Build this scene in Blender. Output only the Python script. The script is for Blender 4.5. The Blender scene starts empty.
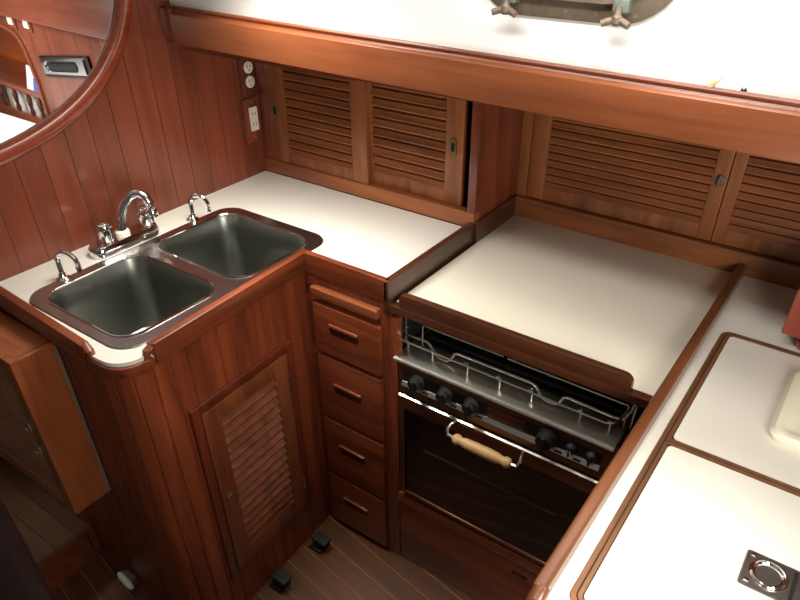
import bpy, bmesh, math, random
from mathutils import Vector, Matrix
random.seed(7)
ZO = 0.896                      # worktop height datum above the cabin sole
COL = bpy.context.scene.collection
PI = math.pi

# ------------------------------------------------------------------ materials
def lin(c):
    return tuple((v/12.92 if v <= .04045 else ((v+.055)/1.055)**2.4) for v in [x/255 for x in c]) + (1,)
def newmat(name):
    m = bpy.data.materials.new(name); m.use_nodes = True
    nt = m.node_tree; b = nt.nodes['Principled BSDF']
    return m, nt, b
def N(nt, t, **k):
    n = nt.nodes.new(t)
    for a, v in k.items(): setattr(n, a, v)
    return n
def wood(name, dark, light, grain='z', plank=None, w=.06, rough=.32, coat=.35, groove=.25, var=.25, rot=0, line=None, gw=.03):
    m, nt, b = newmat(name); L = nt.links.new
    tc = N(nt, 'ShaderNodeTexCoord'); mp = N(nt, 'ShaderNodeMapping'); mp.inputs['Rotation'].default_value[2] = rot
    L(tc.outputs['Object'], mp.inputs['Vector'])
    sep = N(nt, 'ShaderNodeSeparateXYZ'); L(mp.outputs[0], sep.inputs[0])
    ax = {'x': 0, 'y': 1, 'z': 2}
    sc = [30, 30, 30]; sc[ax[grain]] = 2.2
    vm = N(nt, 'ShaderNodeVectorMath', operation='MULTIPLY'); vm.inputs[1].default_value = sc
    L(mp.outputs[0], vm.inputs[0])
    vec = vm.outputs[0]
    if plank:
        dv = N(nt, 'ShaderNodeMath', operation='DIVIDE'); dv.inputs[1].default_value = w
        L(sep.outputs[ax[plank]], dv.inputs[0])
        fl = N(nt, 'ShaderNodeMath', operation='FLOOR'); L(dv.outputs[0], fl.inputs[0])
        wn = N(nt, 'ShaderNodeTexWhiteNoise', noise_dimensions='1D'); L(fl.outputs[0], wn.inputs['W'])
        m7 = N(nt, 'ShaderNodeMath', operation='MULTIPLY'); m7.inputs[1].default_value = 7.3; L(fl.outputs[0], m7.inputs[0])
        ad = N(nt, 'ShaderNodeVectorMath', operation='ADD'); L(vec, ad.inputs[0]); L(m7.outputs[0], ad.inputs[1]); vec = ad.outputs[0]
        fr = N(nt, 'ShaderNodeMath', operation='FRACT'); L(dv.outputs[0], fr.inputs[0])
        pp = N(nt, 'ShaderNodeMath', operation='PINGPONG'); pp.inputs[1].default_value = .5; L(fr.outputs[0], pp.inputs[0])
        gr = N(nt, 'ShaderNodeMapRange'); gr.inputs['From Max'].default_value = gw; L(pp.outputs[0], gr.inputs['Value'])
    n1 = N(nt, 'ShaderNodeTexNoise'); n1.inputs['Scale'].default_value = 1; n1.inputs['Detail'].default_value = 7
    n1.inputs['Roughness'].default_value = .62; n1.inputs['Distortion'].default_value = .5; L(vec, n1.inputs['Vector'])
    n2 = N(nt, 'ShaderNodeTexNoise'); n2.inputs['Scale'].default_value = 3.0; n2.inputs['Detail'].default_value = 3
    L(mp.outputs[0], n2.inputs['Vector'])
    rp = N(nt, 'ShaderNodeValToRGB'); rp.color_ramp.elements[0].position = .3; rp.color_ramp.elements[1].position = .72
    rp.color_ramp.elements[0].color = lin(dark); rp.color_ramp.elements[1].color = lin(light)
    L(n1.outputs['Fac'], rp.inputs[0])
    mr = N(nt, 'ShaderNodeMapRange'); mr.inputs['From Min'].default_value = .3; mr.inputs['From Max'].default_value = .7
    mr.inputs['To Min'].default_value = .82; mr.inputs['To Max'].default_value = 1.14; L(n2.outputs['Fac'], mr.inputs['Value'])
    hv = N(nt, 'ShaderNodeMix', data_type='RGBA', blend_type='MULTIPLY'); hv.inputs[0].default_value = 1
    L(rp.outputs[0], hv.inputs[6]); L(mr.outputs[0], hv.inputs[7]); out = hv.outputs[2]
    bump = N(nt, 'ShaderNodeBump'); bump.inputs['Strength'].default_value = .12; bump.inputs['Distance'].default_value = .0015
    L(n1.outputs['Fac'], bump.inputs['Height']); nrm = bump.outputs[0]
    if plank:
        r2 = N(nt, 'ShaderNodeMapRange'); r2.inputs['To Min'].default_value = 1-var; r2.inputs['To Max'].default_value = 1+var*.7
        L(wn.outputs['Value'], r2.inputs['Value'])
        h2 = N(nt, 'ShaderNodeMix', data_type='RGBA', blend_type='MULTIPLY'); h2.inputs[0].default_value = 1
        L(out, h2.inputs[6]); L(r2.outputs[0], h2.inputs[7])
        h3 = N(nt, 'ShaderNodeMix', data_type='RGBA'); L(gr.outputs[0], h3.inputs[0])
        if line: h3.inputs[6].default_value = lin(line)
        else: h3.inputs[6].default_value = tuple(v*groove for v in lin(dark)[:3]) + (1,)
        L(h2.outputs[2], h3.inputs[7]); out = h3.outputs[2]
        b2 = N(nt, 'ShaderNodeBump'); b2.inputs['Strength'].default_value = .6; b2.inputs['Distance'].default_value = .003
        L(gr.outputs[0], b2.inputs['Height']); L(nrm, b2.inputs['Normal']); nrm = b2.outputs[0]
    L(out, b.inputs['Base Color']); L(nrm, b.inputs['Normal'])
    b.inputs['Roughness'].default_value = rough
    b.inputs['Coat Weight'].default_value = coat; b.inputs['Coat Roughness'].default_value = .18
    return m
def plain(name, c, rough=.5, metal=0, bump=0, bscale=60, var=0, coat=0):
    m, nt, b = newmat(name); L = nt.links.new
    tc = N(nt, 'ShaderNodeTexCoord'); n = N(nt, 'ShaderNodeTexNoise'); n.inputs['Scale'].default_value = bscale; n.inputs['Detail'].default_value = 4
    L(tc.outputs['Object'], n.inputs['Vector'])
    r = N(nt, 'ShaderNodeMapRange'); r.inputs['To Min'].default_value = 1-var; r.inputs['To Max'].default_value = 1+var; L(n.outputs['Fac'], r.inputs['Value'])
    h = N(nt, 'ShaderNodeMix', data_type='RGBA', blend_type='MULTIPLY'); h.inputs[0].default_value = 1
    h.inputs[6].default_value = lin(c); L(r.outputs[0], h.inputs[7]); L(h.outputs[2], b.inputs['Base Color'])
    if bump:
        bp = N(nt, 'ShaderNodeBump'); bp.inputs['Strength'].default_value = bump; bp.inputs['Distance'].default_value = .002
        L(n.outputs['Fac'], bp.inputs['Height']); L(bp.outputs[0], b.inputs['Normal'])
    b.inputs['Roughness'].default_value = rough; b.inputs['Metallic'].default_value = metal; b.inputs['Coat Weight'].default_value = coat
    return m
D1, L1 = (84, 36, 19), (146, 72, 41)       # varnished mahogany, red
D2, L2 = (104, 54, 27), (164, 98, 54)      # browner teak
M = dict(
    bulk=wood('mahogany planks upright', (108, 50, 30), (140, 69, 44), 'z', 'y', .062, var=.2, gw=.022),
    stave=wood('mahogany staves', (92, 39, 21), (150, 72, 39), 'z', rough=.4, coat=.12),
    mz=wood('mahogany upright grain', D1, L1, 'z'), mx=wood('mahogany long grain', D1, L1, 'x'), my=wood('mahogany deep grain', D1, L1, 'y'),
    fascia=wood('mahogany fascia', (114, 60, 34), (150, 86, 52), 'x', rough=.3),
    tz=wood('teak upright grain', D2, L2, 'z', rough=.42, coat=.15), tx=wood('teak long grain', D2, L2, 'x', rough=.42, coat=.15), ty=wood('teak deep grain', D2, L2, 'y', rough=.42, coat=.15),
    walnut=wood('dark rail', (58, 30, 17), (98, 55, 31), 'x'), wny=wood('dark rail deep', (52, 27, 15), (92, 50, 28), 'y'),
    rail=wood('pale worn rail', (84, 47, 26), (128, 76, 45), 'y'),
    rz=wood('door mahogany upright', (86, 42, 23), (138, 75, 43), 'z'), rx=wood('door mahogany long', (92, 46, 25), (148, 82, 48), 'x'),
    redwood=wood('red varnished wood', (112, 38, 22), (150, 60, 34), 'z', rough=.22, coat=.6),
    far=wood('far planks', (112, 56, 38), (142, 78, 54), 'z', 'x', .095, var=.12, gw=.018),
    farx=wood('far beam', (112, 56, 38), (142, 76, 52), 'x'), orange=wood('orange locker back', (196, 90, 34), (226, 120, 52), 'x'),
    floor=wood('teak and holly sole', (74, 40, 18), (108, 64, 30), 'x', 'y', .062, rot=math.radians(9), line=(160, 118, 76), gw=.04, var=.15, coat=.05, rough=.45),
    step=wood('step teak', (96, 60, 34), (128, 84, 50), 'x', 'y', .06, gw=.02, rough=.6, coat=0),
    lam=plain('white laminate', (226, 222, 210), .38, bump=.05, bscale=400, var=.02),
    lamc=plain('cream laminate', (222, 216, 198), .36, var=.02, bscale=12),
    hull=plain('white painted cabin side', (240, 238, 232), .6, var=.02, bscale=8),
    steel=plain('satin stainless', (190, 190, 188), .24, 1, bump=.04, bscale=120, var=.04),
    basin=plain('brushed basin steel', (146, 148, 140), .36, 1, bump=.06, bscale=90, var=.12),
    chrome=plain('chrome', (232, 232, 232), .07, 1), darksteel=plain('dark steel', (96, 92, 86), .3, 1, var=.08),
    black=plain('black enamel', (14, 14, 15), .3), rubber=plain('black rubber', (16, 16, 17), .6), void=plain('interior shade black', (10, 8, 7), .9),  # void: near black puts the shade of interiors and slots into the colour
    glass=plain('smoked oven glass', (12, 9, 8), .08, coat=.5),
    ivory=plain('ivory plastic', (236, 230, 212), .35), white=plain('white plastic', (238, 236, 228), .4),
    bronze=plain('weathered bronze', (116, 102, 86), .55, .3, bump=.4, bscale=90, var=.3), verdi=plain('verdigris bronze', (112, 122, 110), .6, .3, bump=.4, bscale=120, var=.3),
    brass=plain('dull brass', (132, 112, 78), .4, .8, var=.15), birch=plain('pale turned wood', (196, 158, 106), .45, var=.08, bscale=40),
    maroon=plain('maroon badge', (66, 22, 14), .35), cloth=plain('white quilted cover', (240, 238, 236), .8, bump=.3, bscale=30),
    pole=plain('dark leather covered post', (36, 28, 28), .24, var=.4, bscale=25, coat=.3), paper=plain('paper', (214, 214, 222), .7), blue=plain('blue print', (70, 104, 176), .6),
    rod=plain('polished steel rod', (236, 234, 226), .28, 1),
    groove=plain('dark seam', (52, 34, 20), .6), tray=plain('cream plastic', (236, 230, 206), .5), pale=plain('pane daylight glass', (150, 160, 160), .1, coat=.4),
)

# ------------------------------------------------------------------ mesh builder
class G:
    def __init__(s): s.bm = bmesh.new()
    def add(s, t, bev=0, seg=2, mat=None):
        if bev:
            bmesh.ops.bevel(t, geom=[e for e in t.edges if e.calc_face_angle(0) > .5], offset=bev, segments=seg, affect='EDGES', profile=.6)
        me = bpy.data.meshes.new('t'); t.to_mesh(me); t.free()
        if mat: me.transform(mat)
        s.bm.from_mesh(me); bpy.data.meshes.remove(me); return s
    def box(s, x0, x1, y0, y1, z0, z1, bev=0, seg=2, mat=None):
        t = bmesh.new(); bmesh.ops.create_cube(t, size=1)
        for v in t.verts: v.co = Vector(((x0+x1)/2+v.co.x*(x1-x0), (y0+y1)/2+v.co.y*(y1-y0), (z0+z1)/2+v.co.z*(z1-z0)))
        return s.add(t, bev, seg, mat)
    def prism(s, poly, a, b, plane='xy', bev=0, seg=2, mat=None):
        f = {'xy': lambda u, v, w: (u, v, w), 'yz': lambda u, v, w: (w, u, v), 'xz': lambda u, v, w: (u, w, v)}[plane]
        t = bmesh.new(); A = [t.verts.new(f(u, v, a)) for u, v in poly]; B = [t.verts.new(f(u, v, b)) for u, v in poly]
        t.faces.new(A); t.faces.new(B[::-1]); n = len(A)
        for i in range(n): t.faces.new((A[i], B[i], B[(i+1) % n], A[(i+1) % n]))
        bmesh.ops.recalc_face_normals(t, faces=t.faces); return s.add(t, bev, seg, mat)
    def slab(s, outer, holes, z0, z1):
        t = bmesh.new()
        for z in (z0, z1):
            e = []
            for lp in [outer]+holes:
                vs = [t.verts.new((x, y, z)) for x, y in lp]
                e += [t.edges.new((vs[i], vs[(i+1) % len(vs)])) for i in range(len(vs))]
            bmesh.ops.triangle_fill(t, edges=e, use_beauty=True)
        s.add(t)
        for lp in [outer]+holes: s.loft([[(x, y, z0) for x, y in lp], [(x, y, z1) for x, y in lp]])
        bmesh.ops.remove_doubles(s.bm, verts=s.bm.verts, dist=1e-6)
        bmesh.ops.recalc_face_normals(s.bm, faces=s.bm.faces); return s
    def loft(s, rings, cap0=False, cap1=False, closed=True, mat=None):
        t = bmesh.new(); R = [[t.verts.new(p) for p in r] for r in rings]; n = len(R[0])
        for a, b in zip(R, R[1:]):
            for i in range(n if closed else n-1): t.faces.new((a[i], a[(i+1) % n], b[(i+1) % n], b[i]))
        if cap0: t.faces.new(R[0][::-1])
        if cap1: t.faces.new(R[-1])
        bmesh.ops.recalc_face_normals(t, faces=t.faces); return s.add(t, 0, 2, mat)
    def sweep(s, path, prof, up=(0, 0, 1), closed=False, mat=None):
        P = [Vector(p) for p in path]; rings = []; n = len(P); u0 = Vector(up)
        for i, p in enumerate(P):
            if closed: d = P[(i+1) % n]-P[i-1]
            else: d = P[min(i+1, n-1)]-P[max(i-1, 0)]
            d.normalize(); sd = d.cross(u0)
            if sd.length < 1e-5: sd = d.cross(Vector((1, 0, 0)))
            sd.normalize(); uu = sd.cross(d)
            rings.append([p+sd*a+uu*b for a, b in prof])
        if closed: rings.append(rings[0])
        return s.loft(rings, not closed, not closed, mat=mat)
    def tube(s, path, r, seg=10, up=(.13, .21, .97), closed=False, mat=None):
        rr = r if isinstance(r, (list, tuple)) else None
        P = [Vector(p) for p in path]; n = len(P); rings = []; last = None
        for i, p in enumerate(P):
            d = (P[(i+1) % n]-P[i-1]) if closed else (P[min(i+1, n-1)]-P[max(i-1, 0)])
            d.normalize()
            if last is None: sd = d.cross(Vector(up)).normalized()
            else: sd = (last-d*last.dot(d)).normalized()
            last = sd; uu = sd.cross(d); q = rr[i] if rr else r
            rings.append([p+sd*math.cos(2*PI*k/seg)*q+uu*math.sin(2*PI*k/seg)*q for k in range(seg)])
        if closed: rings.append(rings[0])
        return s.loft(rings, not closed, not closed, mat=mat)
    def lathe(s, c, axis, prof, seg=24, mat=None):
        c = Vector(c); a = Vector(axis).normalized(); u = a.orthogonal().normalized(); v = a.cross(u)
        rings = [[c+a*h+(u*math.cos(2*PI*k/seg)+v*math.sin(2*PI*k/seg))*max(r, 1e-5) for k in range(seg)] for r, h in prof]
        return s.loft(rings, True, True, mat=mat)
    def out(s, name, mat, parent=None, smooth=True, label=None, T=None):
        bmesh.ops.remove_doubles(s.bm, verts=s.bm.verts, dist=1e-6)
        me = bpy.data.meshes.new(name); s.bm.to_mesh(me); s.bm.free()
        if T is not None: me.transform(T)
        o = bpy.data.objects.new(name, me)
        if parent is not None:
            org = world_org(parent); o.parent = parent
        else:
            vs = [v.co for v in me.vertices]
            org = Vector(((min(v.x for v in vs)+max(v.x for v in vs))/2, (min(v.y for v in vs)+max(v.y for v in vs))/2, min(v.z for v in vs)))
        if parent is None: o.location = org
        elif parent.type == 'MESH' or parent.parent: o.location = org-world_org(parent)
        me.transform(Matrix.Translation(-org))
        COL.objects.link(o); me.materials.append(mat if not isinstance(mat, str) else M[mat])
        if smooth:
            for f in me.polygons: f.use_smooth = True
            try: me.set_sharp_from_angle(angle=math.radians(35))
            except Exception: pass
        if label: o['label'] = label
        return o
def world_org(o):
    v = o.location.copy()
    while o.parent: o = o.parent; v += o.location
    return v
def thing(name, label, cat, loc, group=None):
    o = bpy.data.objects.new(name, None); COL.objects.link(o); o.location = loc; o.empty_display_size = .05
    o['label'] = label; o['category'] = cat
    if group: o['group'] = group
    return o
def tag(o, label, cat, group=None):
    o['label'] = label; o['category'] = cat
    if group: o['group'] = group
    return o
def struct(o, label=None):
    o['kind'] = 'structure'
    if label: o['label'] = label
    return o
def arc(cx, cy, r, a0, a1, n=8):
    return [(cx+r*math.cos(math.radians(a0+(a1-a0)*k/n)), cy+r*math.sin(math.radians(a0+(a1-a0)*k/n))) for k in range(n+1)]
def rrect(x0, x1, y0, y1, r, n=6):
    return arc(x1-r, y1-r, r, 0, 90, n)+arc(x0+r, y1-r, r, 90, 180, n)+arc(x0+r, y0+r, r, 180, 270, n)+arc(x1-r, y0+r, r, 270, 360, n)
def offs(path, d):
    """offset an open 2-D path to its left by d"""
    o = []; n = len(path)
    for i in range(n):
        a = Vector(path[max(i-1, 0)]); b = Vector(path[min(i+1, n-1)]); t = (b-a).normalized()
        o.append((path[i][0]-t.y*d, path[i][1]+t.x*d))
    return o
def resample(path, step):
    P = [Vector(p) for p in path]; out = [P[0]]; acc = 0
    for a, b in zip(P, P[1:]):
        L = (b-a).length; s = step-acc
        while s < L: out.append(a+(b-a)*s/L); s += step
        acc = L-(s-step)
    out.append(P[-1]); return out

# ------------------------------------------------------------------ the setting
FZ = -.896
struct(G().box(-3, 1.6, -2.2, .7, FZ-.03, FZ).out('floor', 'floor'), 'dark teak cabin sole with pale thin strips')
# bulkhead with the large rounded doorway
X0 = -.71; EC = (-.5, .60); EA, EB, EN = .528, .378, 2.3
def ell(a, b, t):
    c, s = math.cos(t), math.sin(t)
    return (EC[0]+a*math.copysign(abs(c)**(2/EN), c), EC[1]+b*math.copysign(abs(s)**(2/EN), s))
ang = [PI/2-k*PI/60 for k in range(61)]
mid = [ell(EA, EB, t) for t in ang]
poly = [(-.50, FZ), (.56, FZ), (.56, .365), (.125, .365), (.125, 1.0), (-.5, 1.0)] + mid + [(-.50, mid[-1][1])]
wl = G().prism(poly, X0-.022, X0, 'yz').out('wall_left', 'bulk'); struct(wl, 'upright varnished mahogany planks beside the sink')
tr = G().sweep([(X0-.011, y, z) for y, z in mid], [(.019*math.cos(a)*abs(math.cos(a))**-.35 if abs(math.cos(a)) > .01 else 0, .019*math.sin(a)) for a in [PI*(k+.5)/8 for k in range(16)]], up=(1, 0, 0))
struct(tr.out('trim_1', wood('mahogany doorway trim', (118, 46, 24), (156, 70, 40), 'y', rough=.2, coat=.7)), 'rounded mahogany trim round the doorway')
# cabin side above the fascia, ceiling, side deck underside
hl = G().loft([[(-.71, .118, .40), (1.6, .118, .38), (1.6, .15, 1.02), (-.71, .15, 1.02)], [(-.71, .148, .40), (1.6, .148, .38), (1.6, .18, 1.02), (-.71, .18, 1.02)]], True, True)
struct(hl.out('wall_back', 'hull'), 'white painted cabin side above the fascia')
struct(G().box(-2.9, 1.6, -2.0, .18, 1.0, 1.03).out('ceiling', 'hull'))
struct(G().box(-.71, 1.6, .125, .60, .352, .37).out('trim_2', 'mx'), 'underside of the side deck over the lockers')
# long fascia beam
fp = [(.088, .364), (.118, .364), (.118, .437), (.100, .437), (.097, .430), (.088, .426)]
SHX = Matrix(((1, 0, 0, 0), (0, 1, 0, 0), (-.0115, 0, 1, .002), (0, 0, 0, 1)))
fb = G().prism(fp, -.70, 1.6, 'yz', bev=.002)
fs = struct(fb.out('trim_3', 'fascia', T=SHX), 'long orange varnished mahogany fascia beam')
G().prism([(-.708, .437), (-.708, .385), (-.704, .373), (-.694, .366), (-.675, .364), (-.675, .437)], .087, .118, 'xz', bev=.002).out('end_cap', 'mx', fs, T=SHX)
G().tube([(-.70, .100, .4385), (1.6, .100, .4385)], .0045, 8).out('ledge_bead', 'mx', fs, T=SHX)
struct(G().box(-.71, 1.6, .60, .63, FZ, .37).out('wall_hull', 'void'), 'hull side behind the lockers, coloured near black as shade')

# ------------------------------------------------------------------ louvred panels
def louvre_slats(w, h, pitch, deep=False):
    """slats in a local frame: x across, z up, -y outward"""
    g = G(); n = int(round(h/pitch)); p = h/n
    for i in range(n):
        z = i*p
        if deep: g.prism([(-.0085, z), (-.0088, z+.0055), (-.0075, z+.0068), (.0075, z+p*.95), (.0085, z+p*.72), (-.0060, z)], 0, w, 'yz')
        else: g.prism([(-.0085, z), (-.0090, z+.0035), (-.0075, z+.0058), (-.0042, z+p*.70), (.0070, z+p*.86), (.0085, z+p*.72), (-.001, z+p*.4), (-.0060, z)], 0, w, 'yz')
    return g
def louvre_door(root, T, w, h, ls, rs, bs, ts, pitch, mats=('tz', 'tx'), th=.018, name='door', cross=None):
    """T places the local frame (x across, z up, -y outward) in the world"""
    g = G()
    g.box(0, ls, -th/2, th/2, 0, h, .002).box(w-rs, w, -th/2, th/2, 0, h, .002)
    g.box(ls, w-rs, -th/2+.0008, th/2, 0, bs, .0015).box(ls, w-rs, -th/2+.0008, th/2, h-ts, h, .0015)
    d = g.out(name, mats[0], root, T=T)
    s = louvre_slats(w-ls-rs, h-bs-ts, pitch, pitch > .026); s.box(0, w-ls-rs, .008, .009, 0, h-bs-ts)
    s.out('louvre_panel', mats[1], d, T=T @ Matrix.Translation((ls, 0, bs)))
    return d

# ------------------------------------------------------------------ left locker (behind the sink worktop)
YL = .355
lk = thing('louvred_locker', 'brown teak locker with two sliding louvred doors behind the white sink worktop', 'cabinet', (-.36, .46, -.018))
G().box(-.71, -.0, YL-.006, YL+.02, -.016, .022, .002).out('base_rail', 'tx', lk)
G().box(-.71, -.672, YL-.002, YL+.02, .022, .352, .002).out('stile', 'mz', lk)
G().box(-.020, .003, YL-.006, YL+.03, .022, .352, .003).box(-.018, 0, YL+.02, .60, -.07, .352, .001).out('side_panel', 'mz', lk)
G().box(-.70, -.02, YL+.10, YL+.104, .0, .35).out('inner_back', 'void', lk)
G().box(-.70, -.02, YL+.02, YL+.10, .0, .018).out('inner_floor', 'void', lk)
T = Matrix.Translation((-.672, YL+.008, .022))
dA = louvre_door(lk, T, .344, .328, .062, .050, .026, .03, .0235)
T = Matrix.Translation((-.335, YL+.026, .022))
dB = louvre_door(lk, T, .283, .328, .0115, .050, .030, .03, .0235)
def flush_pull(x, y, z, par):
    g = G().prism(rrect(x-.009, x+.009, z-.02, z+.02, .004), y-.003, y, 'xz').out('flush_pull', 'brass', par)
    G().prism(rrect(x-.0045, x+.0045, z-.011, z+.011, .004), y-.0036, y-.003, 'xz').out('recess', 'void', g)
flush_pull(-.645, YL-.002, .165, dA); flush_pull(-.078, YL+.016, .165, dB)
# ------------------------------------------------------------------ right locker (behind the stove)
YR = .575
rk = thing('louvred_locker', 'brown teak locker with louvred doors behind the white stove cover', 'cabinet', (.45, .585, -.05))
G().box(0, .95, YR-.018, YR+.025, -.08, -.002, .003).out('base_rail', 'tx', rk)
G().box(0.0, .028, YR-.006, YR+.02, -.002, .352, .002).out('stile', 'tz', rk)
T = Matrix.Translation((.030, YR+.004, .0))
d1 = louvre_door(rk, T, .468, .35, .046, .032, .034, .03, .0185)
T = Matrix.Translation((.500, YR+.004, .0))
d2 = louvre_door(rk, T, .45, .35, .026, .046, .034, .03, .0185)
G().lathe((.484, YR-.006, .142), (0, -1, 0), [(.011, 0), (.011, .003), (.008, .005), (0, .005)]).out('round_latch', 'bronze', d1)
G().tube([(.484, YR-.014, .130), (.484, YR-.018, .142), (.486, YR-.014, .156)], .004, 8).out('latch_tongue', 'bronze', d1)

# ------------------------------------------------------------------ sink worktop
ZT = -.018
outer = [(0, 0), (-.2325, 0), (-.2145, -.43)] + [(-.2145-.0, -.448)] + arc(-.268, -.458, .053, 10, -85, 8) + [(-.30, -.5125), (-.7095, -.494)]
front = outer[1:]
top_in = [(-.7095, .353), (-.0135, .353), (-.0135, 0.0)]
wt = thing('worktop', 'white laminate worktop around the double sink, edged with mahogany', 'worktop', (-.45, -.1, ZT-.02))
G().slab([(-.7095, .3485), (-.013, .3485), (-.013, .004), (-.236, .004)] + [(x-.006, y+.006) for x, y in front[1:-1]] + [(-.7095, -.489)], [rrect(-.598, -.260, -.462, .102, .045, 8)], ZT-.018, ZT).out('top', 'lam', wt)
# fiddles: two lengths of raised edging with curled ends, low sill at the rounded corner
FI = .018
fa = [(0.0, -.001), (-.2325, -.001)]
g = G().box(-.2345, 0, -.004, .012, -.052, 0, .003)
fr = [(-.2325, .004), (-.214, -.436)]
def plan_slab(path, d, z0, z1, bev=.003):
    i = offs(path, d); return G().prism(path+i[::-1], z0, z1, bev=bev)
g1 = G().prism([(-.2325, -.004), (-.2135, -.432), (-.2315, -.436), (-.2505, .012), (-.2325, .012)], -.045, 0, bev=.003)
g1.out('fiddle', 'my', wt)
g.out('fiddle', 'mx', wt)
G().prism([(-.32, -.5120), (-.7095, -.494), (-.7095, -.476), (-.319, -.494)], -.045, 0, bev=.003).out('fiddle', 'mx', wt)
G().tube([(-.2225, -.430, -.024), (-.2225, -.436, -.008), (-.2225, -.443, -.012), (-.2225, -.448, -.03)], [.006, .009, .008, .007], 10).out('fiddle_end', 'my', wt)
G().tube([(-.325, -.503, -.024), (-.318, -.503, -.006), (-.308, -.503, -.012), (-.304, -.503, -.03)], [.006, .009, .008, .007], 10).out('fiddle_end', 'my', wt)
cn = [(-.2150, -.436), (-.2145, -.448)] + arc(-.268, -.458, .053, 10, -85, 10) + [(-.30, -.5125), (-.315, -.512)]
ci = offs(cn, -.012)
G().prism(cn+ci[::-1], -.05, -.026, bev=.003).out('corner_sill', 'mx', wt)
G().prism(ci+[(-.315, -.45), (-.25, -.436)], -.036, -.0225, bev=.001).out('corner_top', 'lam', wt)
# divider between sink worktop and stove bay
G().box(-.0125, .0015, -.004, .356, -.085, 0, .004).box(.0005, .008, .356, .57, -.085, 0, .002).out('divider', 'wny', wt)

# ------------------------------------------------------------------ sink
sk = thing('double_sink', 'stainless steel double bowl sink set into the white worktop', 'sink', (-.43, -.19, -.21))
b1 = (-.574, -.284, -.448, -.200); b2 = (-.578, -.276, -.166, .078)
def ring(b, r, z, d=0): return [(x, y, z) for x, y in rrect(b[0]-d, b[1]+d, b[2]-d, b[3]+d, r, 6)]
# rim plate with two openings: strips lofted from each bowl edge outward
rimb = bmesh.new()
out_r = [rimb.verts.new((x, y, ZT+.0025)) for x, y in rrect(-.606, -.2525, -.470, .110, .050, 8)]
e = [rimb.edges.new((out_r[i], out_r[(i+1) % len(out_r)])) for i in range(len(out_r))]
for b in (b1, b2):
    vs = [rimb.verts.new(p) for p in ring(b, .05, ZT+.0025)]
    e += [rimb.edges.new((vs[i], vs[(i+1) % len(vs)])) for i in range(len(vs))]
bmesh.ops.triangle_fill(rimb, edges=e, use_beauty=True, use_dissolve=True)
for f in rimb.faces:
    if f.normal.z < 0: f.normal_flip()
gg = G(); gg.add(rimb)
gg.loft([[(x, y, ZT+.0025) for x, y in rrect(-.606, -.2525, -.470, .110, .050, 8)], [(x, y, ZT) for x, y in rrect(-.609, -.2495, -.473, .113, .053, 8)]])
rim = gg.out('rim', 'steel', sk, smooth=False)
for b in (b1, b2):
    R = []
    for d, z, r in ((.002, 0.0035, .052), (0, .003, .05), (-.004, -.004, .046), (-.006, -.06, .044), (-.010, -.14, .042), (-.020, -.172, .045), (-.045, -.186, .04), (-.10, -.190, .02)):
        R.append([(x, y, ZT+z) for x, y in rrect(b[0]-d, b[1]+d, b[2]-d, b[3]+d, r, 6)])
    bo = G().loft(R, False, True).out('bowl', 'basin', sk)
    G().tube([(x, y, ZT+.0035) for x, y in rrect(b[0], b[1], b[2], b[3], .05, 8)], .0022, 6, closed=True).out('bowl_edge', 'chrome', bo)
    cx, cy = (b[0]+b[1])/2, (b[2]+b[3])/2
    G().lathe((cx, cy, ZT-.190), (0, 0, 1), [(.040, 0), (.040, .003), (.034, .003), (.028, .0005), (0, .0005)]).out('drain', 'chrome', bo)

# ------------------------------------------------------------------ taps
fc = thing('kitchen_faucet', 'chrome mixer faucet with two fluted knobs and swan spout between the sink bowls', 'faucet', (-.635, -.19, ZT))
pl = rrect(-.665, -.612, -.278, -.098, .022, 6)
G().loft([[(x, y, ZT) for x, y in pl], [(x, y, ZT+.018) for x, y in pl], [(-.6385+(x+.6385)*.84, -.188+(y+.188)*.95, ZT+.026) for x, y in pl]], True, True).out('base_plate', 'chrome', fc)
sp = [(-.637, -.19, ZT+.02), (-.637, -.19, ZT+.05), (-.634, -.183, ZT+.075), (-.628, -.171, ZT+.097), (-.621, -.160, ZT+.112), (-.612, -.150, ZT+.120), (-.602, -.143, ZT+.120), (-.593, -.138, ZT+.113), (-.587, -.135, ZT+.100), (-.585, -.134, ZT+.082)]
G().tube(sp, [.013, .0105, .010, .0098, .0095, .0098, .0105, .0105, .0105, .0105], 14).out('spout', 'chrome', fc)
G().lathe((-.637, -.19, ZT+.025), (0, 0, 1), [(.0165, 0), (.0165, .010), (.013, .014), (0, .014)]).out('collar', 'ivory', fc)
G().lathe((-.585, -.134, ZT+.084), (0, 0, -1), [(.0115, 0), (.0135, .003), (.0135, .018), (.010, .018), (.010, .015), (0, .015)]).out('aerator', 'chrome', fc)
def knob_prof(c, par):
    g = G(); n = 32; rings = []
    for h, r, am in ((0, .013, 0), (.006, .012, .0), (.010, .0150, .0016), (.040, .0168, .0016), (.046, .0140, .001), (.048, .009, 0)):
        rings.append([(c[0]+(r+am*math.cos(8*2*PI*k/n))*math.cos(2*PI*k/n), c[1]+(r+am*math.cos(8*2*PI*k/n))*math.sin(2*PI*k/n), c[2]+h) for k in range(n)])
    k = g.loft(rings, True, True).out('handle', 'chrome', par)
    G().lathe((c[0], c[1], c[2]+.047), (0, 0, 1), [(.0085, 0), (.0085, .0025), (.007, .0035), (0, .0035)]).out('cap', 'steel', k)
knob_prof((-.632, -.234, ZT+.024), fc); knob_prof((-.632, -.124, ZT+.024), fc)
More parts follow.
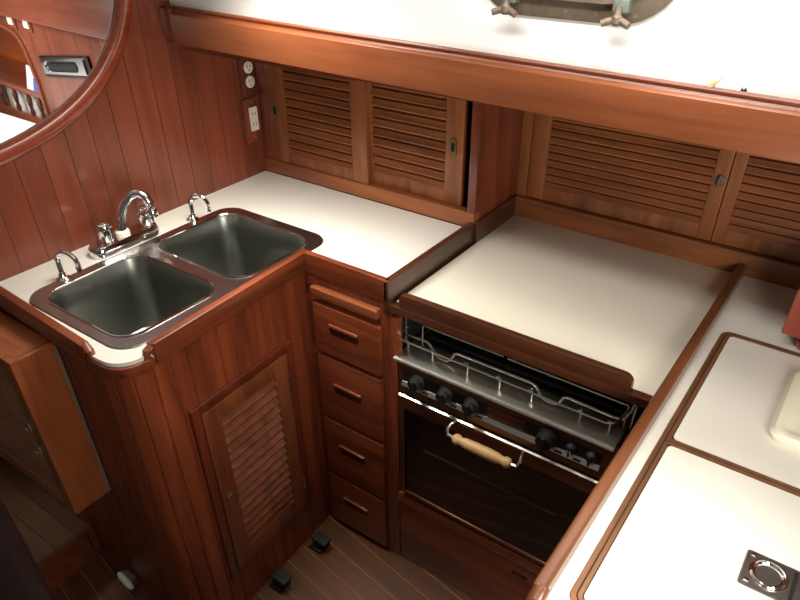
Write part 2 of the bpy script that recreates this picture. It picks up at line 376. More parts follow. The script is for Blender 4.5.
def side_tap(x, y, h, label, ry):
    t = thing('side_tap', label, 'faucet', (x, y, ZT))
    G().lathe((x, y, ZT), (0, 0, 1), [(.017, 0), (.017, .003), (.010, .008), (.008, .014), (0, .014)]).out('base', 'chrome', t)
    pts = [(x, y, ZT+.01), (x, y, ZT+h-.025)]
    for k in range(1, 9):
        a = PI-k*PI*.95/8
        pts.append((x+(.025+.025*math.cos(a))*math.cos(ry), y+(.025+.025*math.cos(a))*math.sin(ry), ZT+h-.025+.025*math.sin(a)))
    p = pts[-1]; pts.append((p[0], p[1], p[2]-.018))
    G().tube(pts, .0060, 10).out('spout', 'chrome', t)
side_tap(-.605, -.372, .068, 'small chrome gooseneck tap standing left of the mixer faucet near the worktop end', .35)
side_tap(-.613, -.006, .068, 'small chrome gooseneck tap standing by the far sink bowl', .35)

# ------------------------------------------------------------------ sink cabinet with staves and louvred door
sc = thing('sink_cabinet', 'mahogany staved sink cabinet with rounded corner and louvred door', 'cabinet', (-.45, -.2, FZ))
inset = .010
bpth = [(-.2425, .0), (-.2260, -.385), (-.2250, -.43)] + [(x, y) for x, y in arc(-.272, -.452, .045, 10, -80, 12)] + [(-.30, -.5005), (-.7095, -.482)]
rs = resample(bpth, .0025); pitch = 16; pts = []
nv = [Vector((0, 0))]*len(rs)
for i, p in enumerate(rs):
    t = (rs[min(i+1, len(rs)-1)]-rs[max(i-1, 0)]).normalized(); n = Vector((-t.y, t.x))
    dep = .0035 if i % pitch == 0 and 3 < i < len(rs)-3 else 0
    pts.append((p.x-n.x*(-1)*0+n.x*(-dep)*(1 if False else -1)*-1, p.y+n.y*(-dep)*(-1)*-1))
# groove points pushed inward (towards cabinet centre)
cc = Vector((-.45, -.2)); pp = []
for i, p in enumerate(rs):
    t = (rs[min(i+1, len(rs)-1)]-rs[max(i-1, 0)]).normalized(); n = Vector((-t.y, t.x))
    if n.dot(cc-p) < 0: n = -n
    dep = .0035 if i % pitch == 0 and 3 < i < len(rs)-3 else 0
    pp.append((p.x+n.x*dep, p.y+n.y*dep))
G().loft([[(x, y, FZ) for x, y in pp], [(x, y, -.04) for x, y in pp]], closed=False).out('staved_panel', 'stave', sc)
G().box(-.70, -.245, -.02, .0, FZ, -.18, 0).out('back_panel', 'void', sc)
# door on the +x face, local frame x->+y, -y outward -> +x
th = math.atan2(.0165, -.385)
def TX(x, y, z): return Matrix.Translation((x, y, z)) @ Matrix.Rotation(math.radians(92.2), 4, 'Z')
def fx(y): return -.2425+.0165*(-y)/.385
DO = TX(fx(-.392), -.392, -.762)
g = G()
W, H = .312, .566
g.box(0, .022, -.010, .006, 0, H, .003).box(W-.022, W, -.010, .006, 0, H, .003).box(.022, W-.022, -.0095, .006, 0, .022, .003).box(.022, W-.022, -.0095, .006, H-.022, H, .003)
g.out('door_surround', wood('door surround mahogany', (74, 28, 14), (112, 48, 26), 'z'), sc, T=DO)
T = DO @ Matrix.Translation((.024, -.002, .024))
dr = louvre_door(sc, T, W-.048, H-.048, .046, .044, .045, .042, .0275, mats=('rz', 'rx'))
for hz in (.09, .43):
    G().box(W-.030, W-.020, -.014, -.009, hz, hz+.045, .001).tube([(W-.025, -.0145, hz), (W-.025, -.0145, hz+.045)], .003, 8).out('hinge', 'steel', dr, T=DO)
G().lathe((.048, -.0115, .275), (0, -1, 0), [(.012, 0), (.012, .003), (.009, .005), (.005, .003), (0, .003)]).out('ring_latch', 'brass', dr, T=DO)

# ------------------------------------------------------------------ drawer cabinet
dc = thing('drawer_cabinet', 'narrow mahogany cabinet of four drawers between sink and stove', 'cabinet', (-.12, .1, FZ))
g = G().box(-.2425, -.212, .001, .02, FZ, -.052).box(-.024, .0, .0, .02, FZ, -.052).box(-.212, -.024, .004, .02, -.075, -.052).box(-.212, -.024, .004, .02, -.118, -.104)
g.box(-.212, -.024, .004, .02, FZ, -.872).box(-.212, -.024, .012, .02, -.872, -.106)
g.out('carcass', 'mz', dc)
zs = [(-.257, -.119), (-.464, -.269), (-.676, -.476), (-.876, -.686)]
for i, (z0, z1) in enumerate(zs):
    d = G().box(-.218, -.020, -.012, .006, z0, z1, .004, 3).out('drawer', 'mx', dc)
    zc = (z0+z1)/2+.012
    G().prism([(-.163, zc-.014), (-.085, zc-.014), (-.081, zc-.006), (-.081, zc+.008), (-.085, zc+.013), (-.163, zc+.013), (-.167, zc+.008), (-.167, zc-.006)], -.0135, -.0115, 'xz').out('pull_recess', wood('pull recess shade %d' % i, (30, 12, 7), (48, 20, 12), 'x'), d)  # flat plate in a dark colour that paints the slot's shade
    G().box(-.167, -.081, -.0175, -.0115, zc+.006, zc+.014, .002).out('pull', wood('pull lip %d' % i, (112, 56, 30), (156, 86, 50), 'x'), d)
cb = G().box(-.220, -.0245, -.014, 0, -.103, -.077, .006, 3).box(-.2115, -.0245, -.004, .25, -.1025, -.0775, .001)
tag(cb.out('cutting_board', wood('cutting board maple', (100, 50, 27), (140, 78, 45), 'x')), 'wooden pull-out cutting board slotted above the top drawer', 'cutting board')

# ------------------------------------------------------------------ stove bay
sb = thing('stove_surround', 'mahogany surround and lower panel framing the gas stove', 'cabinet', (.28, .1, FZ))
G().box(.0, .022, .0, .02, FZ, -.088, .002).out('stile', 'mz', sb)
G().box(.022, .570, .002, .02, FZ, -.632, .002).out('lower_panel', 'mx', sb)
G().box(.022, .570, -.006, .02, -.655, -.622, .003).out('cross_rail', 'mx', sb)
G().box(.36, .40, -.002, .003, -.70, -.694, .001).out('finger_slot', 'void', sb)
G().box(.001, .569, .50, .51, FZ, -.09).box(.001, .569, .02, .50, -.64, -.635).box(.0015, .004, .02, .50, -.64, -.09).out('inner_lining', 'void', sb)  # near-black lining, colours in the shade of the stove bay

SX0, SX1 = .028, .532
sv = thing('gas_stove', 'stainless gas stove with black knobs and dark oven door with wooden handle', 'stove', (.28, .22, -.634))
G().box(SX0, SX1, .012, .44, -.615, -.195, .002).out('body', 'darksteel', sv)
# cooktop pan
g = G().box(SX0-.013, SX1-.004, -.004, .45, -.197, -.186, .003)
g.tube([(SX0-.013, -.005, -.1905), (SX1-.004, -.005, -.1905)], .0045, 8)
g.out('cooktop', plain('cooktop steel', (205, 203, 192), .38, 1, bump=.05, bscale=90, var=.06), sv)
for sx in (.11, .19, .29, .37, .46):
    G().box(sx, sx+.035, .052, .055, -.1862, -.1856).out('vent_slot', 'void', sv)
G().box(SX0, SX1-.02, .075, .44, -.1862, -.181, .002).out('burner_well', 'black', sv)
for bx, by in ((.15, .17), (.40, .17), (.275, .33)):
    bn = G().lathe((bx, by, -.181), (0, 0, 1), [(.040, 0), (.040, .010), (.028, .012), (.028, .018), (.018, .022), (0, .022)]).out('burner', 'black', sv)
g = G()
for gx in (.05, .11, .19, .255, .32, .38, .45, .505): g.box(gx-.002, gx+.002, .085, .42, -.168, -.161)
for gy in (.085, .17, .25, .33, .42): g.box(.05, .505, gy-.002, gy+.002, -.172, -.164)
for gx in (.05, .255, .505):
    for gy in (.085, .42): g.box(gx-.003, gx+.003, gy-.003, gy+.003, -.181, -.165)
g.out('grate', 'black', sv)
# sea rail round the cooktop
zr = -.146
path = [(.0, .012), (.10, .012)]
g = G()
g.tube([(SX0-.02, .10, zr), (SX0-.02, .03, zr), (SX0-.016, .016, zr), (SX0-.005, .012, zr), (SX1-.035, .012, zr-.004), (SX1-.02, .016, zr), (SX1-.014, .03, zr), (SX1-.012, .10, zr)], .0024, 8)
for px in (.030, .096, .186, .264, .338, .444, .503):
    g.tube([(px, .030, -.187), (px, .030, -.158), (px, .022, zr-.002), (px, .013, zr)], .0022, 8)
g.out('sea_rail', 'rod', sv)
g = G()
up = [(.018, .04, -.150), (.072, .04, -.148), (.082, .04, -.152), (.098, .04, -.174), (.107, .04, -.179), (.128, .04, -.179), (.136, .04, -.173), (.146, .04, -.152), (.156, .04, -.148), (.330, .04, -.148), (.341, .04, -.152), (.355, .04, -.172), (.364, .04, -.177), (.384, .04, -.177), (.392, .04, -.171), (.400, .04, -.153), (.410, .04, -.149), (.505, .04, -.152), (.522, .042, -.150), (.530, .052, -.135), (.534, .06, -.110)]
g.tube(up, .0028, 8)
g.tube([(.007, .055, -.185), (.007, .055, -.110)], .0024, 8).tube([(.534, .06, -.186), (.536, .06, -.108)], .0024, 8)
g.out('pot_clamp', 'rod', sv)
G().tube([(.045, .066, -.130), (.25, .066, -.130)], .002, 8).tube([(.26, .066, -.132), (.52, .066, -.134)], .002, 8).tube([(.045, .066, -.130), (.045, .066, -.186)], .002, 8).tube([(.52, .066, -.134), (.52, .066, -.186)], .002, 8).out('pot_clamp', 'rod', sv)
# control panel
wr = plain('steel with wood reflection', (120, 84, 62), .3, .85, var=.1, bscale=30)  # brown reflection of the woodwork put into the steel colour
G().prism([(.014, -.197), (-.003, -.197), (-.004, -.206), (-.004, -.278), (.014, -.278)], SX0, SX1, 'yz').out('fascia_panel', wr, sv)
G().box(SX0+.012, SX1-.022, -.0062, -.0038, -.241, -.210, .0008).out('knob_strip', 'black', sv)
G().prism([(-.0038, -.2415), (-.0065, -.2425), (-.0125, -.2515), (-.0038, -.253)], SX0+.012, SX1-.022, 'yz').out('bright_strip', 'rod', sv)
G().box(.258, .345, -.0075, -.006, -.237, -.212, .001).out('badge', 'maroon', sv)
def stove_knob(x, r, z=-.226, depth=.02, mark=False):
    k = G().lathe((x, -.006, z), (0, -1, 0), [(r, 0), (r, .004), (r*.82, .007), (r*.8, depth), (r*.7, depth+.002), (0, depth+.002)]).out('knob', 'rubber', sv)
    G().box(x-r*.18, x+r*.18, -.008-depth-.005, -.008-depth+.002, z-r*1.15, z+r*.7, .001).out('pointer', 'rubber' if not mark else 'ivory', k)
for x in (.082, .156, .222): stove_knob(x, .0185)
stove_knob(.398, .0225, depth=.022)
stove_knob(.449, .0115, depth=.010); stove_knob(.491, .0125, depth=.010)
G().lathe((.449, -.0215, -.226), (0, -1, 0), [(.004, 0), (.004, .001), (0, .001)]).out('igniter_mark', 'white', sv)
for x in (.105, .178, .242, .425, .465): G().box(x-.008, x+.008, -.0118, -.0088, -.250, -.246).out('print_mark', 'rubber', sv)
# oven door
od = G().box(SX0+.004, SX0+.018, -.010, .012, -.606, -.284, .001).box(SX1-.022, SX1-.006, -.010, .012, -.606, -.284, .001).box(SX0+.018, SX1-.022, -.010, .012, -.322, -.284, .001).box(SX0+.018, SX1-.022, -.010, .012, -.606, -.596, .001)
od = od.out('oven_door', wr, sv)
G().prism([(-.008, -.2805), (-.0125, -.2825), (-.0125, -.2845), (-.008, -.285)], SX0+.004, SX1-.006, 'yz').out('top_strip', 'rod', od)
G().box(SX0+.018, SX1-.022, -.005, .004, -.596, -.322).out('glass', 'glass', od)
G().tube([(.10, -.006, -.43), (.44, -.006, -.43)], .0008, 6).out('rack_line', 'darksteel', od)
G().lathe((SX1-.016, -.010, -.315), (0, -1, 0), [(.007, 0), (.007, .006), (0, .007)]).out('door_catch', 'rubber', od)
for x_, sg in ((.187, 1), (.352, -1)):
    G().tube([(x_, -.010, -.288), (x_-.004*sg, -.026, -.288), (x_-.006*sg, -.036, -.296), (x_-.002*sg, -.040, -.306), (x_+.014*sg, -.040, -.308)], .0034, 8).out('handle_bracket', 'rod', od)
pf = [(.008, 0), (.0115, .004), (.0125, .012), (.0095, .018), (.0095, .022), (.0118, .030), (.0128, .055), (.0128, .085), (.0118, .110), (.0095, .118), (.0095, .122), (.0125, .128), (.0115, .136), (.008, .140)]
G().lathe((.200, -.040, -.308), (1, 0, 0), pf).out('wooden_grip', 'birch', od)

# stove cover board
ZC = -.054
cv = thing('stove_cover', 'large white laminate board covering the stove with dark wood front lip', 'worktop', (.28, .3, ZC-.02))
G().box(.0085, .571, .016, .5565, ZC-.018, ZC, .001).out('board', 'lamc', cv)
G().box(.001, .571, -.002, .018, ZC-.020, ZC-.001, .002).out('edge_strip', 'walnut', cv)
rc = [(.028, ZC-.001), (.028, -.034)] + arc(.040, -.034, .012, 180, 90, 6)[1:] + arc(.512, -.040, .018, 90, 0, 6) + [(.530, ZC-.001)]
G().prism([(u, v) for u, v in rc], -.001, .015, 'xz', bev=.002).out('front_lip', 'walnut', cv)

# ------------------------------------------------------------------ icebox counter
ib = thing('icebox_counter', 'white topped icebox counter with teak trimmed lids right of the stove', 'worktop', (.9, -.05, FZ))
G().slab([(.575, -.8), (1.35, -.8), (1.35, .5565), (.575, .5565)], [rrect(.625, 1.236, -.438, .286, .01, 4)], ZC-.025, ZC).out('top', 'lam', ib)
G().box(.572, .591, -.47, .5565, ZC-.04, -.026, .006, 4).out('rail', 'rail', ib)
G().box(.572, .60, -.80, .5, FZ, ZC-.026, .002).out('side_panel', 'mz', ib)
G().tube([(.583, -.462, -.036), (.583, -.480, -.040), (.583, -.492, -.055), (.583, -.495, -.085)], [.011, .011, .0105, .010], 12).out('rail_end', 'rail', ib)
def trim_ring(x0, x1, y0, y1, w=.0155):
    a = rrect(x0, x1, y0, y1, .02, 6); b = rrect(x0+w, x1-w, y0+w, y1-w, .008, 6)
    return a, b
LX0, LX1 = .611, 1.25
a, b = trim_ring(LX0, LX1, -.452, .300)
tm = wood('lid trim teak', (96, 60, 32), (140, 92, 54), 'y', rough=.5)
G().loft([[(x, y, ZC+.0004) for x, y in a], [(x, y, ZC+.0014) for x, y in rrect(LX0+.001, LX1-.001, -.451, .299, .019, 6)], [(x, y, ZC+.0014) for x, y in rrect(LX0+.0145, LX1-.0145, -.4375, .2855, .009, 6)], [(x, y, ZC+.0004) for x, y in b]]).box(LX0+.014, LX1-.014, -.092, -.0765, ZC-.001, ZC+.0014).out('lid_trim', tm, ib)
sm = [(x, y, ZC+.0012) for x, y in rrect(LX0+.0085, LX1-.0085, -.4435, .2915, .014, 6)]
G().tube(sm, .0012, 6, closed=True).tube([(LX0+.01, -.0843, ZC+.0012), (LX1-.01, -.0843, ZC+.0012)], .0012, 6).out('seam', 'groove', ib)
for (y0, y1) in ((-.436, -.0935), (-.075, .284)):
    ld = G().prism(rrect(LX0+.017, LX1-.017, y0, y1, .008, 4), ZC-.002, ZC+.0012)
    if y0 < -.3:
        ld = G().slab(rrect(LX0+.017, LX1-.017, y0, y1, .008, 4), [[(.811+.0235*math.cos(k*PI/12), -.2665+.0235*math.sin(k*PI/12)) for k in range(24)]], ZC-.002, ZC+.0012)
    ld = ld.out('lid', 'lam', ib)
    if y0 < -.3:
        px0, px1, py0, py1 = .780, .862, -.298, -.235
        lt = G()
        lt.loft([[(x, y, ZC+.001) for x, y in rrect(px0, px1, py0, py1, .004)], [(x, y, ZC+.0035) for x, y in rrect(px0+.001, px1-.001, py0+.001, py1-.001, .004)]], False, True)
        lt = lt.out('lift_latch', plain('dull steel plate', (128, 124, 118), .35, 1), ld)
        G().lathe((.811, -.2665, ZC+.0036), (0, 0, 1), [(.024, -.0015), (.024, .0012), (.0205, .0012), (.012, -.0012), (0, -.0015)], 28).out('cup', 'chrome', lt)
        G().tube([(.811+.020*math.cos(t), -.2665+.020*math.sin(t), ZC+.006) for t in [2*PI*k/24 for k in range(24)]], .0016, 8, closed=True).out('lift_ring', 'chrome', lt)
        G().box(.8385, .8435, -.292, -.241, ZC+.0035, ZC+.0042).out('slot', 'void', lt)
        for sx, sy in ((.789, -.290), (.789, -.243), (.856, -.290), (.856, -.243)):
            G().lathe((sx, sy, ZC+.0034), (0, 0, 1), [(.0042, 0), (.0036, .0012), (0, .0016)], 12).out('screw', 'chrome', lt)

# things on the icebox counter
rb = thing('wooden_box', 'red varnished wooden box standing at the right end of the icebox counter', 'box', (.80, .36, ZC))
G().box(.708, .90, .295, .50, -.022, .075, .004, 3).out('body', 'redwood', rb)
G().box(.712, .896, .299, .496, .0745, .080, .002).out('lid', 'birch', rb)  # pale colour paints the bright highlight along the box top
for fx_, fy_ in ((.757, .318), (.88, .318), (.757, .48), (.88, .48)):
    G().lathe((fx_, fy_, ZC+.0003), (0, 0, 1), [(.012, 0), (.019, .008), (.020, .018), (.014, .028), (.012, .033), (0, .033)]).out('foot', 'redwood', rb)
tg = G()
R = []
for d, z, r in ((0, .0015, .022), (.002, .010, .022), (-.004, .016, .020), (-.014, .017, .016), (-.022, .013, .012), (-.030, .010, .010)):
    R.append([(x, y, ZC+z) for x, y in rrect(.752-d, .96+d, .010-d, .225+d, r, 6)])
tag(tg.loft(R, True, True).out('plastic_tray', 'tray'), 'cream plastic tray with soft rounded rim lying on the rear icebox lid', 'tray')

# ------------------------------------------------------------------ electrical outlets on the bulkhead
ow = wood('outlet plate wood', (78, 32, 20), (110, 50, 32), 'z')
o1 = thing('power_outlet', 'upper brown outlet plate with two round ivory sockets', 'outlet', (X0+.002, .33, .215))
G().box(X0+.0004, X0+.006, .296, .352, .200, .300, .0015).out('plate', ow, o1)
for z in (.274, .237):
    s_ = G().lathe((X0+.006, .328, z), (1, 0, 0), [(.0155, 0), (.0155, .002), (.014, .003), (0, .003)]).out('socket', 'ivory', o1)
    for dy in (-.005, .005): G().box(X0+.0085, X0+.0093, .328+dy-.001, .328+dy+.001, z-.001, z+.007).out('slot', 'void', s_)
    G().lathe((X0+.0085, .328, z-.007), (1, 0, 0), [(.0022, 0), (.0022, .0008), (0, .0008)], 10).out('slot', 'void', s_)
o2 = thing('power_outlet', 'lower brown outlet plate with an ivory rectangular double socket', 'outlet', (X0+.002, .33, .13))
G().box(X0+.0004, X0+.006, .290, .352, .078, .196, .0015).out('plate', 'mz', o2)
s_ = G().prism(rrect(.309, .337, .108, .172, .003), X0+.006, X0+.0095, 'yz').out('socket', 'ivory', o2)
for z in (.126, .154):
    for dy in (-.005, .005): G().box(X0+.0093, X0+.0099, .323+dy-.001, .323+dy+.001, z-.003, z+.004).out('slot', 'void', s_)
for z in (.092, .186): G().lathe((X0+.006, .323, z), (1, 0, 0), [(.003, 0), (.002, .001), (0, .001)], 10).out('screw', 'chrome', o2)

# ------------------------------------------------------------------ bronze portlight in the cabin side
def hy(z): return .118+.032*(z-.36)/.66-.0005
w1 = bpy.data.objects.new('window_1', None); COL.objects.link(w1); w1.location = (.28, .12, .60); struct(w1, 'weathered bronze portlight in the white cabin side')
tl = math.atan2(.032, .66)
PT = Matrix.Translation((.272, hy(.61), .614)) @ Matrix.Rotation(-tl, 4, 'X')
def prr(w, h, r, y): return [(x, y, z) for x, z in rrect(-w, w, -h, h, r, 8)]
G().loft([prr(.176, .112, .095, 0), prr(.176, .112, .095, -.006), prr(.170, .106, .09, -.010), prr(.122, .068, .06, -.010), prr(.120, .066, .06, 0)]).out('outer_frame', 'bronze', w1, T=PT)
G().loft([prr(.140, .086, .076, -.010), prr(.138, .084, .074, -.024), prr(.104, .046, .040, -.024), prr(.104, .046, .040, -.010)]).out('opening_frame', 'bronze', w1, T=PT)
G().loft([prr(.105, .047, .040, -.014), prr(.105, .047, .040, -.018)], True, True).out('pane', 'pale', w1, T=PT)
for wx in (-.092, .092):
    lug = G().box(wx-.012, wx+.012, -.03, -.008, -.094, -.074, .004, 3).out('lug', 'verdi', w1, T=PT)
    G().lathe((wx, -.034, -.110), (0, 0, 1), [(.005, 0), (.008, .004), (.008, .012), (.005, .016), (.004, .026), (0, .026)]).tube([(wx-.021, -.040, -.108), (wx-.010, -.036, -.104), (wx, -.034, -.102), (wx+.010, -.036, -.104), (wx+.021, -.040, -.108)], [.005, .0055, .005, .0055, .005], 10).out('wing_nut', 'bronze', lug, T=PT)
for wx, wz in ((-.146, -.068), (.142, -.074), (.110, -.098), (-.11, -.098), (0, -.1), (.05, -.1)):
    G().lathe((wx, -.0085, wz), (0, -1, 0), [(.0042, 0), (.003, .002), (0, .002)], 10).out('screw', 'bronze', w1, T=PT)
hk = G().tube([(.508, .112, .424), (.510, .106, .434), (.517, .101, .446), (.528, .100, .453)], [.006, .0065, .005, .002], 10)
tag(hk.out('curtain_hook', plain('cream hook', (214, 192, 150), .5)), 'small ivory plastic hook on the cabin side above the fascia', 'hook')
tag(G().lathe((.556, .119, .436), (0, -1, 0), [(.004, 0), (.004, .003), (.002, .005), (0, .005)], 12).out('screw_stud', 'darksteel'), 'tiny grey stud beside the ivory hook above the fascia', 'stud')

# ------------------------------------------------------------------ louvred locker box on the end of the peninsula
lb = thing('louvred_box', 'orange brown wooden box with louvred front hanging at lower left beside the sink cabinet', 'cabinet', (-.64, -.53, -.5))
bx0, bx1, by0, by1, bz0, bz1 = -.80, -.460, -.588, -.4945, -.484, -.055
bw = wood('box mahogany', (116, 58, 30), (158, 88, 48), 'z', rough=.3)
bwx = wood('box top mahogany', (126, 64, 30), (170, 98, 50), 'x', rough=.3)
G().box(bx1-.014, bx1, by0+.013, by1-.002, bz0, bz1, .004, 3).out('side_panel', bw, lb)
G().box(bx1-.006, bx1+.001, by1-.009, by1, bz0+.002, bz1-.008, .002).out('edge_strip', wood('greyed edge', (96, 72, 60), (130, 104, 88), 'z'), lb)
G().box(bx0, bx1-.013, by0+.013, by1-.002, bz1-.014, bz1-.001, .003).out('top_panel', bwx, lb)
G().box(bx0, bx1-.013, by0+.013, by1-.002, bz0, bz0+.014, .003).box(bx0, bx1-.014, by1-.008, by1-.002, bz0+.014, bz1-.014).out('carcass', 'mx', lb)
T = Matrix.Translation((bx0, by0+.009, bz0))
ldr = louvre_door(lb, T, bx1-bx0, bz1-bz0, .04, .034, .04, .034, .0165, mats=(bw, 'tx'))
for z_ in (-.30, -.235):
    G().box(bx1-.046, bx1-.034, by0-.004, by0+.001, z_-.011, z_+.011, .002).tube([(bx1-.040, by0-.006, z_-.006), (bx1-.040, by0-.010, z_+.004)], .003, 8).out('catch', 'bronze', ldr)

# ------------------------------------------------------------------ step and surrounding lower left
st = thing('cabin_step', 'light teak step at the lower left below the louvred box', 'step', (-.9, -.6, FZ))
G().box(-1.12, -.672, -.66, -.50, -.772, -.750, .004).out('tread', 'step', st)
G().box(-1.12, -.690, -.65, -.51, FZ, -.772).out('riser', 'mx', st)
struct(G().box(-1.6, -.74, -.42, -.40, FZ, -.05).out('wall_passage', 'walnut'), 'panelling beyond the doorway, coloured dark as shadow')  # wall put in dark walnut to stand for the black shadow here
pb = thing('support_post', 'dark leather covered round post at the bottom left corner', 'post', (-.112, -.811, FZ))
G().lathe((-.120, -.820, FZ+.02), (0, 0, 1), [(.040, 0), (.040, 1.80), (.0, 1.80)], 40).out('post', 'pole', pb)
G().lathe((-.120, -.820, FZ), (0, 0, 1), [(.07, 0), (.07, .008), (.05, .014), (.046, .024), (0, .024)], 32).out('foot_flange', 'bronze', pb)

# foot pumps and white bottle clip on the sole
def pedal(x, y, label):
    t = thing('foot_pump', label, 'pump', (x, y, FZ))
    G().box(x-.024, x+.020, y-.022, y+.022, FZ, FZ+.012, .003).lathe((x-.002, y, FZ+.012), (0, 0, 1), [(.016, 0), (.018, .006), (.014, .012), (.018, .018), (.014, .024), (0, .024)], 18).out('body', 'rubber', t)
    G().box(x-.018, x+.034, y-.017, y+.017, FZ+.036, FZ+.046, .005, 3).out('pedal', 'rubber', t)
pedal(-.192, -.268, 'black rubber foot pump pedal at the sink cabinet base, nearer the rounded corner')
pedal(-.188, -.108, 'black rubber foot pump pedal at the sink cabinet base, nearer the drawers')
wc = thing('door_stop', 'small white plastic fitting low on the end of the sink cabinet', 'fitting', (-.535, -.515, -.885))
G().tube([(-.570, -.512, -.872), (-.558, -.514, -.873), (-.520, -.518, -.876), (-.505, -.519, -.877)], [.007, .0095, .0095, .006], 12).out('barrel', 'white', wc)
G().box(-.56, -.515, -.508, -.494, -.887, -.862, .002).out('base', 'bronze', wc)
for a_ in wc.children: pass

# ------------------------------------------------------------------ saloon seen through the doorway
def fy(x): return .289-.078*(x+1.22)
AF = math.atan(-.078)
FT = Matrix.Translation((-1.22, .289, 0)) @ Matrix.Rotation(AF, 4, 'Z')      # local x along the wall, +y behind it
def lx(x): return (x+1.22)/math.cos(AF)
def wall_piece(x0, x1, y0, y1, z0, z1): return G().box(lx(x0), lx(x1), y0, y1, z0, z1)
xe = -1.842
ap = [(lx(-.74), -.9), (lx(-.74), 1.0), (lx(-2.8), 1.0), (lx(-2.8), .268)] + [(lx(-2.3), .268), (lx(-2.10), .265)] + [(lx(-2.02)-.0, .262), (lx(-1.93), .250), (lx(-1.885), .225), (lx(-1.862), .18), (lx(xe), .08), (lx(xe), -.12)] + [(lx(-2.8), -.12), (lx(-2.8), -.9)]
struct(G().prism(ap, 0, .02, 'xz').out('wall_saloon', 'far', T=FT), 'mahogany planking of the saloon seen through the doorway')
et = [(-2.3, .262), (-2.10, .259), (-2.02, .256), (-1.93, .244), (-1.889, .221), (-1.866, .178), (-1.848, .08), (-1.848, -.10)]
struct(G().tube([(lx(a), -.004, b) for a, b in et], .008, 8).out('trim_4', 'farx', T=FT), 'rounded edging of the saloon shelf opening')
struct(G().box(lx(-2.8), lx(-.74), -.035, -.002, .300, .42, .004).out('trim_5', 'farx', T=FT), 'horizontal saloon beam above the planking')
struct(G().box(lx(-2.8), lx(-.74), -.015, -.002, .42, 1.0, 0).out('wall_saloon', 'hull', T=FT), 'white saloon side above the beam')
struct(G().box(lx(-2.8), lx(-1.80), .24, .26, -.15, .30).box(lx(-1.84), lx(-1.80), .02, .24, -.15, .30).box(lx(-2.8), lx(-1.80), .02, .25, .268, .29).out('wall_recess', 'orange', T=FT), 'orange wooden back of the shelf recess')
struct(G().box(lx(-1.31), lx(-1.10), -.008, -.001, -.1, .298).out('trim_6', wood('pale far panel', (158, 92, 62), (186, 120, 86), 'z', 'x', .05), T=FT), 'paler plank panel beside the saloon handle')
G_shelf = thing('wall_shelf', 'wooden shelf with spindle rail in the saloon recess', 'shelf', (-2.1, .40, -.12))
G().box(lx(-2.8), lx(-1.845), .004, .24, -.125, -.108).out('board', 'farx', G_shelf, T=FT)
G().box(lx(-2.8), lx(-1.845), .004, .024, .012, .034, .004).out('top_rail', 'farx', G_shelf, T=FT)
G().box(lx(-2.8), lx(-1.845), .002, .022, -.106, -.075, .003).out('bottom_rail', 'farx', G_shelf, T=FT)
for x in (-2.62, -2.50, -2.38, -2.26, -2.14, -2.02, -1.93):
    G().lathe((lx(x), .013, -.076), (0, 0, 1), [(.006, 0), (.010, .015), (.006, .03), (.0085, .045), (.011, .065), (.006, .08), (.008, .09)], 12).out('spindle', 'walnut', G_shelf, T=FT)
G().box(lx(-2.8), lx(-1.845), .05, .24, .012, .02).out('upper_board', 'farx', G_shelf, T=FT)
bk = [('white', -1.90, .10), ('paper', -1.965, .10), ('ivory', -2.04, .095), ('paper', -2.11, .10), ('white', -2.19, .09), ('ivory', -2.27, .095)]
bl = ['white book at the right end of the row behind the shelf spindles', 'second book from the right behind the shelf spindles, pale grey', 'ivory book third from the right behind the spindles', 'pale book fourth from the right behind the spindles', 'white book fifth from the right behind the spindles', 'ivory book leftmost behind the spindles']
for (m_, x, h), l_ in zip(bk, bl):
    tag(G().box(lx(x)-.03, lx(x)+.03, .045, .16, -.1078, -.108+h+.005, .004).out('book', m_, T=FT), l_, 'book', 'pale books on the saloon shelf')
pa = G().prism([(lx(-1.99), .035), (lx(-1.862), .035), (lx(-1.872), .118), (lx(-1.935), .128)], .008, .012, 'xz')
tag(pa.out('paper_stack', 'paper', T=FT), 'white papers leaning on the saloon shelf', 'paper')
pa = G().prism([(lx(-1.925), .035), (lx(-1.880), .035), (lx(-1.884), .088), (lx(-1.900), .086)], .003, .006, 'xz')
tag(pa.out('leaflet', 'blue', T=FT), 'small blue leaflet in front of the white papers', 'paper')
# recessed handle plate
vh = thing('recessed_handle', 'chrome and black recessed plate on the far saloon planking', 'handle', (-1.585, .315, .13))
c0, c1 = lx(-1.765), lx(-1.41)
T2 = FT @ Matrix.Translation((lx(-1.587), -.002, .171)) @ Matrix.Rotation(-.12, 4, 'Y') @ Matrix.Translation((-lx(-1.587), 0, 0))
G().prism(rrect(c0, c1, -.034, .034, .005), -.006, 0, 'xz').out('bezel', 'black', vh, T=T2)
G().loft([[(x, -.0065, z) for x, z in rrect(c0+.012, c1-.030, -.027, .029, .006, 6)], [(x, -.0105, z) for x, z in rrect(c0+.014, c1-.032, -.025, .027, .006, 6)], [(x, -.0105, z) for x, z in rrect(c0+.038, c1-.075, -.017, .018, .017, 6)], [(x, -.0065, z) for x, z in rrect(c0+.040, c1-.077, -.015, .016, .015, 6)]]).out('plate', 'chrome', vh, T=T2)
G().box(c0+.055, c1-.09, -.009, -.0062, -.010, .010, .003).out('grip', 'rubber', vh, T=T2)
for x, l_ in ((-1.91, 'ivory switch under the saloon beam, left one of two'), (-1.79, 'ivory switch under the saloon beam, right one of two')):
    t = thing('light_switch', l_, 'switch', (x, fy(x)-.005, .27))
    G().box(lx(x)-.028, lx(x)+.028, -.006, -.0005, .255, .299, .001).out('plate', 'farx', t, T=FT)
    G().box(lx(x)-.018, lx(x)+.018, -.011, -.006, .268, .296, .002).out('rocker', 'ivory', t, T=FT)
cs = G().box(-2.8, -1.25, -.60, .282, -.20, -.045, .03, 4)
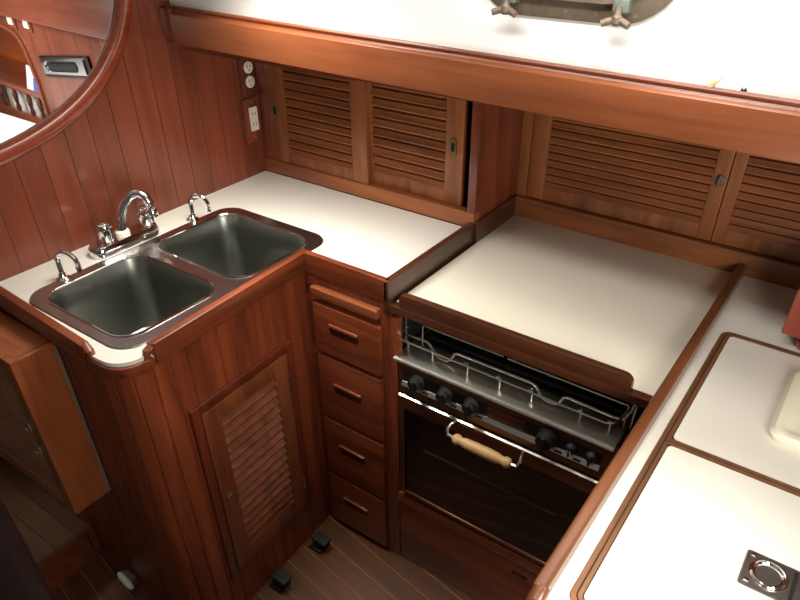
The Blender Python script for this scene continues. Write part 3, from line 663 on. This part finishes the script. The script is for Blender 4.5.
tag(cs.out('berth_cushion', 'cloth'), 'white covered berth cushion in the saloon beyond the doorway', 'cushion')
tag(G().box(-2.8, -1.27, -.58, .282, FZ, -.20).out('berth_bench', 'mx'), 'wooden base under the white berth cushion beyond the doorway', 'berth')

# ------------------------------------------------------------------ lift datum so that the sole is z = 0
for o in list(bpy.data.objects):
    if o.parent is None: o.location.z += ZO

# ------------------------------------------------------------------ camera
cam = bpy.data.cameras.new('camera'); co = bpy.data.objects.new('camera', cam); COL.objects.link(co)
R = Matrix(((0.81165, -0.33769, 0.47664), (0.58407, 0.48229, -0.65289), (-0.00940, 0.80831, 0.58869)))
co.matrix_world = Matrix.Translation((.7391, -.9730, .6922+ZO)) @ R.to_4x4()
cam.sensor_width = 36; cam.lens = 665.445/800*36; cam.shift_y = 57.07/800; cam.clip_start = .01
bpy.context.scene.camera = co

# ------------------------------------------------------------------ light
def area(name, loc, tgt, size, power, col, sy=None, spread=180):
    l = bpy.data.lights.new(name, 'AREA'); l.energy = power; l.color = col; l.size = size; l.spread = math.radians(spread)
    if sy: l.shape = 'RECTANGLE'; l.size_y = sy
    o = bpy.data.objects.new(name, l); COL.objects.link(o); o.location = Vector(loc)+Vector((0, 0, ZO))
    o.rotation_euler = (Vector(tgt)-Vector(loc)).to_track_quat('-Z', 'Y').to_euler(); return o
area('sink_fill_light', (-.28, -.10, .64), (-.26, -.08, 0), .35, 4.6, (1, .95, .88), .35, 110)  # added fill aimed down at the sink worktop, no hatch above it
area('companionway_light', (1.15, -.70, .31), (-.1, -.05, .0), .42, 10, (1, .96, .90), .36)
area('stove_top_light', (.45, .1, .85), (.4, .25, 0), .3, 1.6, (1, .94, .86), .3, 90)
area('cabin_side_light', (.3, -.35, .97), (.3, .14, .66), .9, 3.2, (1, .97, .93), .15, 90)
area('saloon_light', (-1.9, -.45, .95), (-1.9, .25, .0), .6, 9, (1, .96, .92), .5, 110)
area('recess_fill_light', (-1.7, -.25, .35), (-2.1, .45, .1), .3, 3.5, (1, .96, .92), .3)  # added fill that brightens the recess, no lamp there
sp = bpy.data.lights.new('counter_hotspot_fill', 'SPOT'); sp.energy = 55; sp.spot_size = math.radians(34); sp.spot_blend = 1; sp.shadow_soft_size = .04; sp.color = (1, .97, .93)
so = bpy.data.objects.new('counter_hotspot_fill', sp); COL.objects.link(so); so.location = (.58, -.74, .95+ZO)  # added spot that makes the bright daylight patch on the icebox counter
so.rotation_euler = (Vector((.64, -.40, -.05))-Vector((.58, -.74, .95))).to_track_quat('-Z', 'Y').to_euler()
w = bpy.data.worlds.new('world'); bpy.context.scene.world = w; w.use_nodes = True
bg = w.node_tree.nodes['Background']; bg.inputs[0].default_value = (.9, .85, .8, 1); bg.inputs[1].default_value = .085
sc_ = bpy.context.scene
sc_.view_settings.view_transform = 'Standard'; sc_.view_settings.look = 'None'; sc_.view_settings.exposure = 0
